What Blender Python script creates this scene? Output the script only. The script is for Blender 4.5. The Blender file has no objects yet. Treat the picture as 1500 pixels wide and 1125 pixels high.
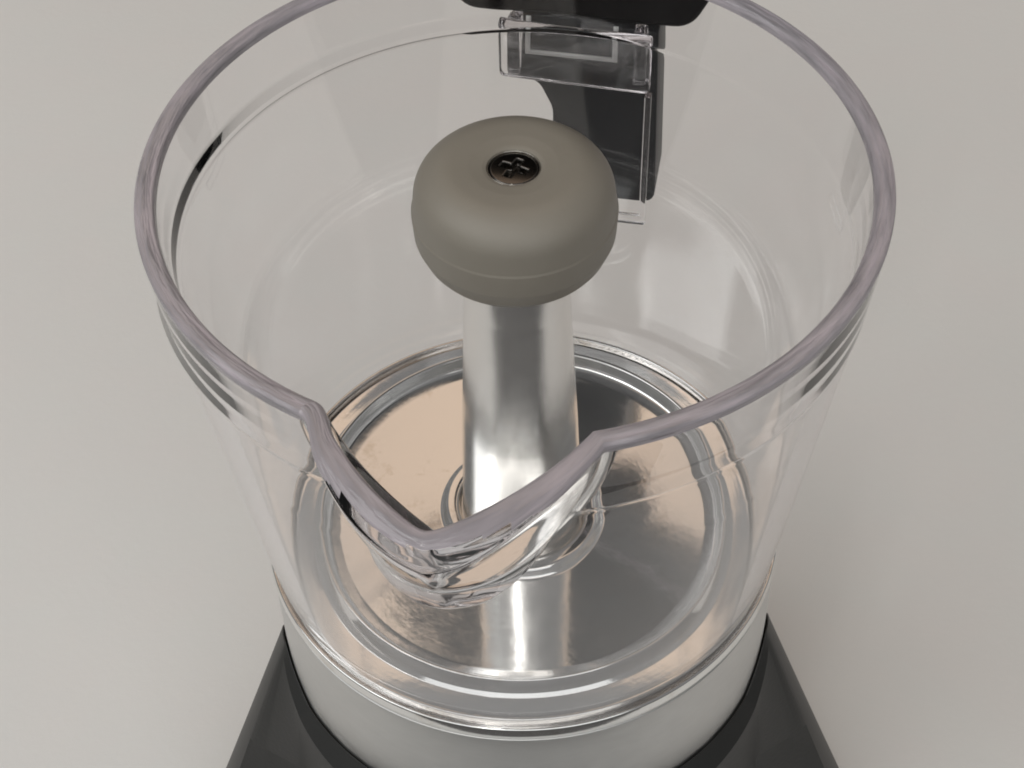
import bpy, bmesh, math, random
from mathutils import Vector, Matrix
R = math.radians
sc = bpy.context.scene
S = 0.01                                   # shapes are written in centimetres, the scene is in metres

# ---------------------------------------------------------------- camera
cam = bpy.data.cameras.new('camera'); cam_o = bpy.data.objects.new('camera', cam)
sc.collection.objects.link(cam_o); sc.camera = cam_o
cam.sensor_width = 36.0; cam.lens = 62.4
cam.clip_start = 0.01; cam.clip_end = 50.0
cam_o.location = (0.0, -17.9726*S, 15.3468*S)
cam_o.rotation_euler = (0.741301, 0.020143, -0.015978)
sc.render.resolution_x = 1024; sc.render.resolution_y = 768

# ---------------------------------------------------------------- world, lamps, exposure
w = bpy.data.worlds.new('World'); sc.world = w; w.use_nodes = True
bg = w.node_tree.nodes['Background']
bg.inputs['Strength'].default_value = 1.0
_nt = w.node_tree; _tc = _nt.nodes.new('ShaderNodeTexCoord'); _sx = _nt.nodes.new('ShaderNodeSeparateXYZ'); _cr = _nt.nodes.new('ShaderNodeValToRGB')
_mr = _nt.nodes.new('ShaderNodeMapRange'); _mr.inputs['From Min'].default_value = -1.0; _mr.inputs['From Max'].default_value = 1.0
_nt.links.new(_tc.outputs['Generated'], _sx.inputs['Vector']); _nt.links.new(_sx.outputs['Z'], _mr.inputs['Value']); _nt.links.new(_mr.outputs['Result'], _cr.inputs['Fac'])
_cr.color_ramp.elements[0].position = 0.40; _cr.color_ramp.elements[0].color = (0.095, 0.092, 0.09, 1)     # room below table height: dim floor
_cr.color_ramp.elements[1].position = 0.56; _cr.color_ramp.elements[1].color = (0.20, 0.20, 0.20, 1)
_nt.links.new(_cr.outputs['Color'], bg.inputs['Color'])

def area(name, loc, target, sx, sy, power, col):
    l = bpy.data.lights.new(name, 'AREA'); l.shape = 'RECTANGLE'; l.size = sx; l.size_y = sy
    l.energy = power; l.color = col
    o = bpy.data.objects.new(name, l); sc.collection.objects.link(o); o.location = loc
    o.rotation_euler = (Vector(target) - Vector(loc)).to_track_quat('-Z', 'Y').to_euler()
    return o
area('window_light', (-0.15, -1.85, 0.80), (0, 0, -0.05), 3.0, 0.9, 8.2, (0.97, 1.0, 1.0))
area('side_window_light', (-1.75, -0.42, 1.65), (0, 0, -0.1), 1.6, 1.3, 12.0, (0.98, 1.0, 1.0))
area('ceiling_light', (-0.22, -1.02, 1.24), (0, 0, -0.05), 2.6, 0.5, 7.2, (1.0, 0.99, 0.96))
for _x in (-0.10, 0.0):
    area('ceiling_tube', (-0.25+_x, -0.85, 1.85), (0, 0, -0.05), 0.035, 0.6, 1.5, (1.0, 0.99, 0.96))
area('added_peach_light', (0.02, 0.88, 1.14), (0, 0, -0.07), 1.5, 1.15, 3.5, (1.0, 0.71, 0.48))  # added lamp, stands in for the peach surroundings mirrored in the metal

vs = sc.view_settings; vs.view_transform = 'Standard'; vs.look = 'None'; vs.exposure = -0.05; vs.gamma = 1.0
cy = sc.cycles
cy.filter_width = 1.9
cy.max_bounces = 32; cy.transmission_bounces = 24; cy.glossy_bounces = 12; cy.diffuse_bounces = 4
cy.transparent_max_bounces = 16; cy.caustics_refractive = True; cy.caustics_reflective = True
cy.blur_glossy = 0.3; cy.sample_clamp_indirect = 6.0
try: cy.use_denoising = True
except Exception: pass

# ---------------------------------------------------------------- materials
def mat(name):
    m = bpy.data.materials.new(name); m.use_nodes = True
    nt = m.node_tree; b = nt.nodes['Principled BSDF']
    return m, nt, b
def noise(nt, scale, detail=4, rough=0.55, vec=None, stretch=None):
    tc = nt.nodes.new('ShaderNodeTexCoord'); n = nt.nodes.new('ShaderNodeTexNoise')
    n.inputs['Scale'].default_value = scale; n.inputs['Detail'].default_value = detail; n.inputs['Roughness'].default_value = rough
    src = tc.outputs['Object']
    if stretch:
        mp = nt.nodes.new('ShaderNodeMapping'); mp.inputs['Scale'].default_value = stretch
        nt.links.new(src, mp.inputs['Vector']); src = mp.outputs['Vector']
    nt.links.new(src, n.inputs['Vector'])
    return n
def ramp(nt, fac, stops):
    r = nt.nodes.new('ShaderNodeValToRGB'); e = r.color_ramp.elements
    while len(e) < len(stops): e.new(0.5)
    for k, (p, c) in enumerate(stops):
        e[k].position = p; e[k].color = (c[0], c[1], c[2], 1) if not isinstance(c, (int, float)) else (c, c, c, 1)
    nt.links.new(fac, r.inputs['Fac']); return r
def bump(nt, b, height, strength, dist):
    bp = nt.nodes.new('ShaderNodeBump'); bp.inputs['Strength'].default_value = strength; bp.inputs['Distance'].default_value = dist
    nt.links.new(height, bp.inputs['Height']); nt.links.new(bp.outputs['Normal'], b.inputs['Normal'])

def glass_mat(name, ior=1.46, density=14.0, col=(0.42, 0.26, 0.34)):
    m, nt, b = mat(name)
    b.inputs['Base Color'].default_value = (1, 1, 1, 1); b.inputs['Transmission Weight'].default_value = 1.0
    b.inputs['IOR'].default_value = ior; b.inputs['Roughness'].default_value = 0.015
    va = nt.nodes.new('ShaderNodeVolumeAbsorption'); va.inputs['Color'].default_value = (*col, 1); va.inputs['Density'].default_value = density
    nt.links.new(va.outputs['Volume'], nt.nodes['Material Output'].inputs['Volume'])
    return m, nt, b
M_CLEAR, nt, b = glass_mat('clear_plastic')
M_RIM, nt, b = glass_mat('clear_plastic_rim'); b.inputs['Roughness'].default_value = 0.08
_uv = nt.nodes.new('ShaderNodeUVMap'); _uv.uv_map = 'wall_uv'
_cb = nt.nodes.new('ShaderNodeMapping'); _cb.inputs['Scale'].default_value = (34.0, 11.0, 1.0)
nt.links.new(_uv.outputs['UV'], _cb.inputs['Vector'])
_st = nt.nodes.new('ShaderNodeTexNoise'); _st.inputs['Scale'].default_value = 1.0; _st.inputs['Detail'].default_value = 3.0
nt.links.new(_cb.outputs['Vector'], _st.inputs['Vector'])
_r1 = ramp(nt, _st.outputs['Fac'], [(0.25, 0.36), (0.75, 0.72)]); 
_sp = nt.nodes.new('ShaderNodeSeparateXYZ'); nt.links.new(_uv.outputs['UV'], _sp.inputs['Vector'])
_lip = ramp(nt, _sp.outputs['X'], [(0.0, 0.0), (0.012, 0.03), (0.108, 0.03), (0.12, 0.0)])           # the drawn-out lip is moulded clearer
_ad = nt.nodes.new('ShaderNodeMath'); _ad.operation = 'ADD'; _ad.use_clamp = True
nt.links.new(_r1.outputs['Color'], _ad.inputs[0]); nt.links.new(_lip.outputs['Color'], _ad.inputs[1])
nt.links.new(_ad.outputs[0], b.inputs['Transmission Weight'])
_r2 = ramp(nt, _st.outputs['Fac'], [(0.30, (0.84, 0.75, 0.81)), (0.70, (0.95, 0.89, 0.94))]); nt.links.new(_r2.outputs['Color'], b.inputs['Base Color'])
bump(nt, b, _st.outputs['Fac'], 0.35, 0.002)
M_CLEAR2, _, _ = glass_mat('clear_bracket_plastic', density=20)

M_ALU, nt, b = mat('polished_aluminium')
b.inputs['Metallic'].default_value = 1.0; b.inputs['Base Color'].default_value = (0.86, 0.855, 0.84, 1)
n = noise(nt, 160, 6, 0.65); r = ramp(nt, n.outputs['Fac'], [(0.3, 0.07), (0.7, 0.14)])
nt.links.new(r.outputs['Color'], b.inputs['Roughness'])
_t = nt.nodes.new('ShaderNodeTexCoord'); _l = nt.nodes.new('ShaderNodeVectorMath'); _l.operation = 'LENGTH'
nt.links.new(_t.outputs['Object'], _l.inputs[0])
_w = nt.nodes.new('ShaderNodeTexNoise'); _w.noise_dimensions = '1D'; _w.inputs['Scale'].default_value = 2600.0; _w.inputs['Detail'].default_value = 5.0
nt.links.new(_l.outputs['Value'], _w.inputs['W'])
n2 = noise(nt, 60, 5, 0.6); _a = nt.nodes.new('ShaderNodeMath'); _a.operation = 'MULTIPLY_ADD'; _a.inputs[1].default_value = 0.04
nt.links.new(_w.outputs['Fac'], _a.inputs[0]); nt.links.new(n2.outputs['Fac'], _a.inputs[2])
bump(nt, b, _a.outputs[0], 0.07, 0.001)
n5 = noise(nt, 120, 7, 0.7); r5 = ramp(nt, n5.outputs['Fac'], [(0.28, (0.70, 0.66, 0.60)), (0.44, (0.87, 0.865, 0.85))]); nt.links.new(r5.outputs['Color'], b.inputs['Base Color'])

M_COL, nt, b = mat('column_aluminium')
b.inputs['Metallic'].default_value = 1.0
n = noise(nt, 90, 6, 0.7, stretch=(1, 1, 0.25)); r = ramp(nt, n.outputs['Fac'], [(0.24, (0.68, 0.67, 0.65)), (0.42, (0.86, 0.85, 0.83)), (1, (0.9, 0.89, 0.87))])
nt.links.new(r.outputs['Color'], b.inputs['Base Color'])
n = noise(nt, 220, 6, 0.65); r = ramp(nt, n.outputs['Fac'], [(0.3, 0.19), (0.7, 0.26)])
nt.links.new(r.outputs['Color'], b.inputs['Roughness'])
n2 = noise(nt, 130, 5, 0.6, stretch=(1, 1, 0.08)); bump(nt, b, n2.outputs['Fac'], 0.06, 0.001)

M_COLLAR, nt, b = mat('satin_aluminium')
b.inputs['Metallic'].default_value = 1.0; b.inputs['Base Color'].default_value = (0.70, 0.695, 0.68, 1)
n = noise(nt, 300, 5, 0.6, stretch=(1, 1, 3)); r = ramp(nt, n.outputs['Fac'], [(0.3, 0.40), (0.7, 0.52)])
nt.links.new(r.outputs['Color'], b.inputs['Roughness'])

M_CAP, nt, b = mat('grey_silicone')
n = noise(nt, 60, 5, 0.6); r = ramp(nt, n.outputs['Fac'], [(0.3, (0.262, 0.236, 0.195)), (0.7, (0.285, 0.258, 0.215))])
nt.links.new(r.outputs['Color'], b.inputs['Base Color'])
b.inputs['Roughness'].default_value = 0.52; b.inputs['Specular IOR Level'].default_value = 0.75
n2 = noise(nt, 900, 3); bump(nt, b, n2.outputs['Fac'], 0.05, 0.0005)

M_SCREW, nt, b = mat('screw_steel')
b.inputs['Metallic'].default_value = 1.0; b.inputs['Base Color'].default_value = (0.14, 0.13, 0.12, 1); b.inputs['Roughness'].default_value = 0.2  # dark base colour stands in for the black lid reflected in the head
M_EDGE, nt, b = mat('bare_steel')
b.inputs['Metallic'].default_value = 1.0; b.inputs['Base Color'].default_value = (0.6, 0.58, 0.54, 1); b.inputs['Roughness'].default_value = 0.25

M_BLACK, nt, b = mat('black_plastic')
b.inputs['Base Color'].default_value = (0.006, 0.005, 0.005, 1); b.inputs['Roughness'].default_value = 0.45; b.inputs['Specular IOR Level'].default_value = 0.08
n2 = noise(nt, 700, 3); bump(nt, b, n2.outputs['Fac'], 0.05, 0.0004)
M_STEM, nt, b = mat('dark_handle_plastic')
b.inputs['Base Color'].default_value = (0.030, 0.031, 0.033, 1); b.inputs['Roughness'].default_value = 0.4; b.inputs['Specular IOR Level'].default_value = 0.2
M_BASE, nt, b = mat('charcoal_plastic')
b.inputs['Base Color'].default_value = (0.026, 0.026, 0.025, 1); b.inputs['Roughness'].default_value = 0.45; b.inputs['Specular IOR Level'].default_value = 0.35
n2 = noise(nt, 1200, 3); bump(nt, b, n2.outputs['Fac'], 0.12, 0.0004)
M_EDGE_LINE, nt, b = mat('bright_edge_white')  # white colour paints the bright line along the clear slot's edge
b.inputs['Base Color'].default_value = (0.75, 0.75, 0.73, 1); b.inputs['Roughness'].default_value = 0.4
M_TABLE, nt, b = mat('white_tabletop')
n = noise(nt, 70, 6, 0.7); n.inputs['Detail'].default_value = 8
sep = ramp(nt, n.outputs['Fac'], [(0.32, (0.822, 0.822, 0.815)), (0.68, (0.832, 0.83, 0.82))])
n3 = noise(nt, 38, 4, 0.6); r3 = ramp(nt, n3.outputs['Fac'], [(0.35, (1.0, 0.991, 0.986)), (0.65, (0.991, 0.998, 0.992))])
mx = nt.nodes.new('ShaderNodeMix'); mx.data_type = 'RGBA'; mx.blend_type = 'MULTIPLY'; mx.inputs[0].default_value = 1.0
nt.links.new(sep.outputs['Color'], mx.inputs[6]); nt.links.new(r3.outputs['Color'], mx.inputs[7])
nt.links.new(mx.outputs[2], b.inputs['Base Color'])
n4 = noise(nt, 520, 4); bump(nt, b, n4.outputs['Fac'], 0.12, 0.0006)
b.inputs['Roughness'].default_value = 0.6
b.inputs['Specular IOR Level'].default_value = 0.2

# ---------------------------------------------------------------- helpers
def link(name, bm, m, parent=None, smooth=True, sharp=None):
    bmesh.ops.recalc_face_normals(bm, faces=bm.faces[:])
    bmesh.ops.scale(bm, vec=(S, S, S), verts=bm.verts[:])
    for f in bm.faces: f.smooth = smooth
    if sharp is not None:
        for e in bm.edges:
            if len(e.link_faces) == 2 and e.calc_face_angle(0) > R(sharp): e.smooth = False
    me = bpy.data.meshes.new(name); bm.to_mesh(me); bm.free(); me.materials.append(m)
    o = bpy.data.objects.new(name, me); sc.collection.objects.link(o)
    if parent: o.parent = parent
    return o
def fillet(pts, rad, n=5, closed=False):
    """round the corners of a polyline; rad: number or list per point (0 = keep)"""
    out = []; N = len(pts)
    for i, p in enumerate(pts):
        r = rad[i] if isinstance(rad, (list, tuple)) else rad
        if (not closed and i in (0, N-1)) or r <= 0: out.append(p); continue
        a = Vector(pts[(i-1) % N]); c = Vector(p); d = Vector(pts[(i+1) % N])
        u = (a-c); v = (d-c); lu, lv = u.length, v.length; u.normalize(); v.normalize()
        ang = u.angle(v)
        if ang > math.pi-1e-3: out.append(p); continue
        t = min(r/math.tan(ang/2), lu*0.49, lv*0.49)
        p0 = c+u*t; p1 = c+v*t
        for k in range(n+1):
            s = k/n
            q = p0*(1-s)**2 + c*2*s*(1-s) + p1*s**2
            out.append((q.x, q.y))
    return out
def lathe(profile, seg=160, closed=False, cap=False, bm=None):
    bm = bm or bmesh.new(); rings = []
    for (r, z) in profile:
        if r < 1e-6: rings.append([bm.verts.new((0, 0, z))])
        else: rings.append([bm.verts.new((r*math.cos(2*math.pi*k/seg), r*math.sin(2*math.pi*k/seg), z)) for k in range(seg)])
    prs = list(zip(rings[:-1], rings[1:])) + ([(rings[-1], rings[0])] if closed else [])
    for a, c in prs:
        for k in range(seg):
            j = (k+1) % seg
            if len(a) == 1 and len(c) == 1: continue
            if len(a) == 1: bm.faces.new((a[0], c[k], c[j]))
            elif len(c) == 1: bm.faces.new((a[k], a[j], c[0]))
            else: bm.faces.new((a[k], a[j], c[j], c[k]))
    return bm
AZ_H = R(78.5)                              # direction of the handle, opposite the spout
ER = Vector((math.cos(AZ_H), math.sin(AZ_H), 0)); ET = Vector((math.sin(AZ_H), -math.cos(AZ_H), 0))
def slab(poly, r0, r1, bev=0.05, tilt=0.0, bm=None, seg=3):
    """outline poly in (t, z), extruded radially from r0 to r1 on the handle side; tilt leans it outward with height"""
    bm = bm or bmesh.new(); before = set(bm.verts)
    def P(t, z, r): return ER*(r + tilt*(z+1.6)) + ET*t + Vector((0, 0, z))
    A = [bm.verts.new(P(t, z, r0)) for t, z in poly]; B = [bm.verts.new(P(t, z, r1)) for t, z in poly]
    fs = [bm.faces.new(A), bm.faces.new(B[::-1])]
    n = len(poly)
    for k in range(n): fs.append(bm.faces.new((A[k], B[k], B[(k+1) % n], A[(k+1) % n])))
    bmesh.ops.recalc_face_normals(bm, faces=fs)
    if bev > 0:
        es = set(fs[0].edges) | set(fs[1].edges)
        bmesh.ops.bevel(bm, geom=list(es), offset=bev, segments=seg, profile=0.5, affect='EDGES', clamp_overlap=True)
    return bm

# ---------------------------------------------------------------- the setting
Z_TABLE = -16.0
bm = bmesh.new(); bmesh.ops.create_cube(bm, size=1.0)
for v in bm.verts: v.co = Vector((v.co.x*180, 65+v.co.y*150, Z_TABLE-1.25+v.co.z*2.5))
table = link('tabletop', bm, M_TABLE, smooth=False); table['kind'] = 'structure'

# ---------------------------------------------------------------- the coffee pot
pot = bpy.data.objects.new('coffee_pot', None); sc.collection.objects.link(pot)
pot.location = (0, 0, 0); pot.empty_display_size = 0.03
pot['label'] = 'clear spouted coffee pot with grey capped silver column and charcoal base on white tabletop'
pot['category'] = 'coffee pot'

# --- clear jug with its pouring spout (one wall, outer and inner skin)
SA = R(-100.0); WMAX = R(21.0); ZS = -2.85; HS = 1.46
def spout_q(z): return min(1.0, max(0.0, z/ZS))
def spout_w(z): return max(R(2.2), WMAX*(1-spout_q(z)**1.7))
def spout_h(z): return HS*max(0.0, 1-spout_q(z)**2.6)
def tri(u, eps=0.13):
    u = abs(u)
    if u >= 1: return 0.0
    top = 1+eps-math.sqrt(0+eps*eps); 
    return max(0.0, (1+eps-math.sqrt(u*u+eps*eps)) - (1+eps-math.sqrt(1+eps*eps))*u) / top * 1.0
def sstep(a, b, x):
    t = min(1, max(0, (x-a)/(b-a))); return t*t*(3-2*t)
us = [round(-1 + 2*k/72, 5) for k in range(73)]
rest = [k/190 for k in range(1, 190)]
def jug_ring(bm, r_step, r_plain, z, dfac, ws=1.0, outer_skin=False):
    eps = 0.34 if outer_skin or ws > 0.99 else 0.05
    zz = min(z, 0.0)
    wz = spout_w(zz)*ws; h = spout_h(zz)*dfac
    out = []
    for u in us:
        k = sstep(0.0, 0.16, 1-abs(u)); q = min(1.0, -zz/2.85)
        sh = lerp(tri(u, eps), (1-u*u)**1.15, sstep(0.05, 0.55, q))
        if u < 0: sh *= math.sqrt(sstep(0, 0.26, 1+u))
        r = r_step*(1-k)+r_plain*k + h*sh
        if outer_skin and zz > ZS: r += sstep(0, .7, 1-abs(u))*(0.15*math.sin(math.pi*min(1, q*1.4))+0.012*math.sin(15*u+7*zz)*math.sin(min(1, q*6)*1.57)*(1-q))
        a = SA+R(2.5)*q+u*wz; zv = z
        if z > -0.9 and (outer_skin or r_step > 4.80):           # the lip rolls over outwards
            roll = min(1.0, max(0.0, (r_step-4.80)/0.16)) if z > -0.13 else 1.0+(z+.13)/0.77
            zv = z - 0.27*roll*sstep(0.04, 0.95, 1-abs(u))*(1+0.12*math.sin(9*u))
            r += 0.05*roll*sstep(0, 0.75, 1-abs(u))
        out.append(bm.verts.new((r*math.cos(a), r*math.sin(a), zv)))
    for t in rest:
        a = SA+R(2.5)*min(1.0, -zz/2.85)+wz+(2*math.pi-2*wz)*t
        d = math.degrees((a+2*math.pi) % (2*math.pi))
        r = r_step
        if outer_skin and -1.34 < z < -0.13: r += 0.065*min(1, (-z-.13)/1.12)*sstep(60, 85, d)*(1-sstep(190, 225, d))
        out.append(bm.verts.new((r*math.cos(a), r*math.sin(a), z)))
    return out
LIP = 4.862
outer = [(4.05, -7.47), (4.78, -1.42), (4.94, -1.30), (5.0, 0.0)]
prof = []
def lerp(a, c, t): return a+(c-a)*t
def plain_o(z): return lerp(5.0, 4.62, min(1, z/ZS)) if z > ZS else lerp(4.05, 4.05+0.73*6.05/6.05, 0) 
def wall_o(z): return lerp(4.05, 5.0, (z+7.47)/7.47)
def wall_i(z): return wall_o(z)-0.27
loop = []                                            # (r_step, r_plain, z, dfac, ws)
for k in range(4): pass
loop.append((4.0, 4.0, -7.50, 0, 1)); loop.append((4.05, 4.05, -7.45, 0, 1))
for k in range(1, 15):
    z = lerp(-7.45, -3.3, k/14); loop.append((wall_o(z), wall_o(z), z, 0, 1))
for k in range(1, 13):
    z = lerp(-3.3, -1.46, k/12); loop.append((wall_o(z), wall_o(z), z, 1, 1))
def po(z): return wall_o(z)
for r, z in fillet([(wall_o(-1.44), -1.44), (wall_o(-1.345), -1.345), (LIP-.002, -1.315), (LIP+.004, -1.26)], [0, .05, .05, 0], 4): loop.append((r, po(z), z, 1, 1))
N_OUTER = len(loop)
for k in range(1, 10):
    z = lerp(-1.2, -0.14, k/9); loop.append((lerp(LIP+.008, wall_o(-.14), k/9), po(z), z, 1, 1))
for r, z in fillet([(wall_o(-.12), -.12), (5.0, 0.0), (4.89, 0.022)], [0, .16, 0], 6)[1:]: loop.append((r, r, z, 1, 1))
for r, z in fillet([(4.87, 0.022), (4.73, 0.0), (wall_i(-.12), -.12)], [0, .14, 0], 6): loop.append((r, r, z, lerp(1, .955, (4.9-r)/.17), lerp(1, .955, min(1, (4.9-r)/.17))))
def pi_(z): return wall_i(z)
def wi2(z): return wall_i(z)
for k in range(1, 23):
    z = lerp(-.14, -3.3, k/22); loop.append((wi2(z), pi_(z), z, .955, .955))
for k in range(1, 15):
    z = lerp(-3.3, -7.40, k/14); loop.append((wall_i(z), wall_i(z), z, 0, .955))
loop.append((3.84, 3.84, -7.50, 0, 1))
bm = bmesh.new(); rings = [jug_ring(bm, *a, outer_skin=(k < N_OUTER)) for k, a in enumerate(loop)]; nn = len(rings[0])
uvl = bm.loops.layers.uv.new('wall_uv')
arc = [i*43/len(us) for i in range(len(us))]; arc = [a/43*0.12 for a in arc] + [0.12+0.88*t for t in rest]
vpos = [0.0]
for a, c in zip(loop, loop[1:]): vpos.append(vpos[-1]+math.hypot(a[0]-c[0], a[2]-c[2]))
vpos.append(vpos[-1]+0.2)
for i, (a, c) in enumerate(zip(rings, rings[1:]+rings[:1])):
    for k in range(nn):
        j = (k+1) % nn; f = bm.faces.new((a[k], a[j], c[j], c[k]))
        u0, u1 = arc[k], (arc[j] if j else 1.0)
        for lp, (uu, vv) in zip(f.loops, ((u0, vpos[i]), (u1, vpos[i]), (u1, vpos[i+1]), (u0, vpos[i+1]))): lp[uvl].uv = (uu, vv)
for f in bm.faces:
    if f.calc_center_median().z > -0.10: f.material_index = 1
jug = link('clear_jug', bm, M_CLEAR, pot); jug.data.materials.append(M_RIM)

# --- clear bracket on the jug's back, where the handle clips on
bk = fillet([(-1.22, -1.45), (1.28, -1.45), (1.28, -2.50), (-1.22, -2.42)], [.05, .05, .12, .12], 4, True)
bracket = link('handle_bracket', slab(bk, 4.97, 5.15, .05), M_CLEAR2, jug)
fk = fillet([(1.20, -2.56), (1.31, -2.56), (1.31, -5.32), (-0.45, -5.32), (-0.45, -5.18), (1.20, -5.18)], [.03, .03, .05, .05, .05, .05], 3, True)
foot = link('bracket_edge', slab(fk, 5.0, 5.15, .03), M_CLEAR2, jug)
for t0 in (-1.1, 0.95):
    rib = link('bracket_rib', slab(fillet([(t0, -1.5), (t0+.22, -1.5), (t0+.22, -2.45), (t0, -2.45)], .06, 3, True), 5.19, 5.48, .04), M_CLEAR2, jug)
cl = [(-0.80, -1.45), (-0.72, -1.45), (-0.72, -1.98), (0.62, -1.98), (0.62, -1.45), (0.70, -1.45), (0.70, -2.05), (-0.80, -2.05)]

outline = link('slot_edge_line', slab(cl, 5.20, 5.25, .012, seg=1), M_EDGE_LINE, jug)  # thin white bars added as the slot's painted edge highlight

# --- handle
st = fillet([(-1.12, -1.7), (1.33, -1.7), (1.42, -5.25), (-0.42, -5.25), (-0.42, -3.4), (-0.66, -2.88), (-1.12, -2.78)], [.05, .05, .25, .25, .6, .3, .1], 5, True)
handle = link('handle', slab(st, 5.52, 6.6, .12), M_STEM, pot)

# --- lid, hinged open behind the jug: hinge tab below, disc above
pts = [(-1.72, -1.62), (1.72, -1.62), (2.25, -0.95), (2.7, 0.1)]
disc_c, disc_r = 4.9, 5.15
a0 = math.atan2(0.1-disc_c, 2.7); a1 = math.pi-a0
na = 60
a0 = math.asin((0.35-disc_c)/disc_r)
circ = [(disc_r*math.cos(lerp(a0, math.pi-a0, k/na)), disc_c+disc_r*math.sin(lerp(a0, math.pi-a0, k/na))) for k in range(na+1)]
out = fillet([(-2.25, -0.95), (-1.95, -1.62), (1.85, -1.62), (2.2, -0.95)], [0, .45, .5, 0], 6) + circ
lid = link('lid', slab(out, 5.55, 6.15, .12, tilt=0.10), M_BLACK, pot, sharp=40)

# --- aluminium top plate
pl = fillet([(0.80, -7.12), (0.98, -7.14), (1.05, -7.03), (1.22, -7.05), (1.30, -7.20), (2.98, -7.22), (3.19, -7.19), (3.24, -6.97), (3.30, -6.955), (3.40, -7.17), (3.45, -7.225),
             (3.775, -7.27), (3.785, -7.52), (4.052, -7.52), (4.066, -7.30), (4.13, -7.30), (4.145, -7.48), (4.105, -7.53), (4.10, -7.60)],
            [0, .05, .08, .08, .08, .3, .1, .03, .03, .03, .03, .03, .01, .01, .04, .05, .05, .02, 0], 5)
plate = link('top_plate', lathe(pl, 200), M_ALU, pot)
# --- collar of the boiler below it
cp = fillet([(4.06, -7.60), (4.115, -7.61), (4.115, -8.0), (4.115, -11.5), (3.9, -11.6)], [0, .02, .05, .1, 0], 4)
collar = link('boiler_collar', lathe(cp, 200), M_COLLAR, pot)

# --- column with cap and screw
cprof = fillet([(0.98, -7.20), (0.955, -7.0), (0.885, -5.0), (0.76, -2.4), (0.74, -1.55), (0.0, -1.50)], [0, .3, 2, 2, .05, 0], 6)
column = link('column', lathe(cprof, 96), M_COL, pot)
kp = [(0.0, -1.46), (1.0, -1.46)] + fillet([(1.0, -1.46), (1.07, -1.555), (1.225, -1.43), (1.29, -1.335)], [0, .05, .12, 0], 6)
kp += [(1.293, -1.328)] + fillet([(1.296, -1.32), (1.385, -1.10), (1.405, -0.74)], [0, .25, 0], 6)
kp += [(1.404, -0.725), (1.392, -0.71)]
kp += fillet([(1.390, -0.69), (1.34, -0.24), (1.00, 0.02), (0.60, 0.01), (0.42, -0.012), (0.365, -0.03), (0.35, -0.2), (0.0, -0.22)], [0, .6, .55, .4, .1, .015, .02, 0], 8)
cap = link('column_cap', lathe(kp, 128), M_CAP, column)
# screw: rounded pan head with a cross recess, built on a grid
bm = bmesh.new(); bmesh.ops.create_grid(bm, x_segments=72, y_segments=72, size=0.34)
rot = Matrix.Rotation(R(28), 2)
for v in list(bm.verts):
    x, y = v.co.x, v.co.y; m_ = max(abs(x), abs(y)); l_ = math.hypot(x, y)
    if l_ > 0: v.co.x, v.co.y = x*m_/l_, y*m_/l_
    rr = m_/0.34
    z = -0.03 - 0.03*rr*rr - (0.05*max(0, (rr-.9)/.1)**2)
    q = rot @ Vector((v.co.x, v.co.y)); ax, ay = abs(q.x), abs(q.y)
    d = min(max(ax-0.05, ay-0.19), max(ay-0.05, ax-0.19), math.hypot(ax, ay)-0.085)
    z -= 0.11*sstep(0.012, -0.018, d)
    v.co.z = z
screw = link('screw', bm, M_SCREW, column, sharp=60)
wash = link('screw_edge', lathe(fillet([(0.335, -0.19), (0.336, -0.09), (0.346, -0.04), (0.358, -0.055), (0.358, -0.19)], [0, .01, .006, .006, 0], 3), 64), M_EDGE, column)

# --- charcoal base that cups the collar: pointed at both sides, front scooped lower, sides flaring out
bm = bmesh.new(); seg = 360
PL, PR = R(-164), R(-16)
def adist(a, c): return abs((a-c+math.pi) % (2*math.pi)-math.pi)
def front(a):                                         # 0 at the side creases and behind, 1 in the middle of the front
    if not (PL < a < PR): return 0.0
    return min(1.0, min(a-PL, PR-a)/R(45))
def ztop(a):
    d = min(adist(a, PL), adist(a, PR))
    if PL < a < PR: return -9.75 + 0.50*max(0, 1-d/R(14))
    return -9.25 - 2.0*sstep(0, 1, d/R(30))
levels = []
for k in range(seg):
    a = 2*math.pi*k/seg-math.pi; zt = ztop(a); f = front(a); fs = math.sqrt(f)
    col = []
    def add(r, z): col.append((r*math.cos(a), r*math.sin(a), z))
    add(4.14, -11.4); add(4.14, zt-.06); add(4.15, zt); add(4.17, zt)
    c = 0.30*fs
    add(4.18+c, zt-.04-0.30*fs); 
    sl = lerp(0.36, 0.05, min(1, f*4))
    r1 = 4.18+c; z1 = zt-.04-.30*fs
    for z in (-11.8, -12.5, -13.2, -14.0, -15.0): add(r1+sl*(z1-z), z)
    add(r1+sl*(z1+15.85), -15.85); add(r1+sl*(z1+15.85)-.1, -15.99)
    levels.append([bm.verts.new(c) for c in col])
for k in range(seg):
    a, c = levels[k], levels[(k+1) % seg]
    for j in range(len(a)-1): bm.faces.new((a[j], c[j], c[j+1], a[j+1]))
base = link('heating_base', bm, M_BASE, pot, sharp=18)
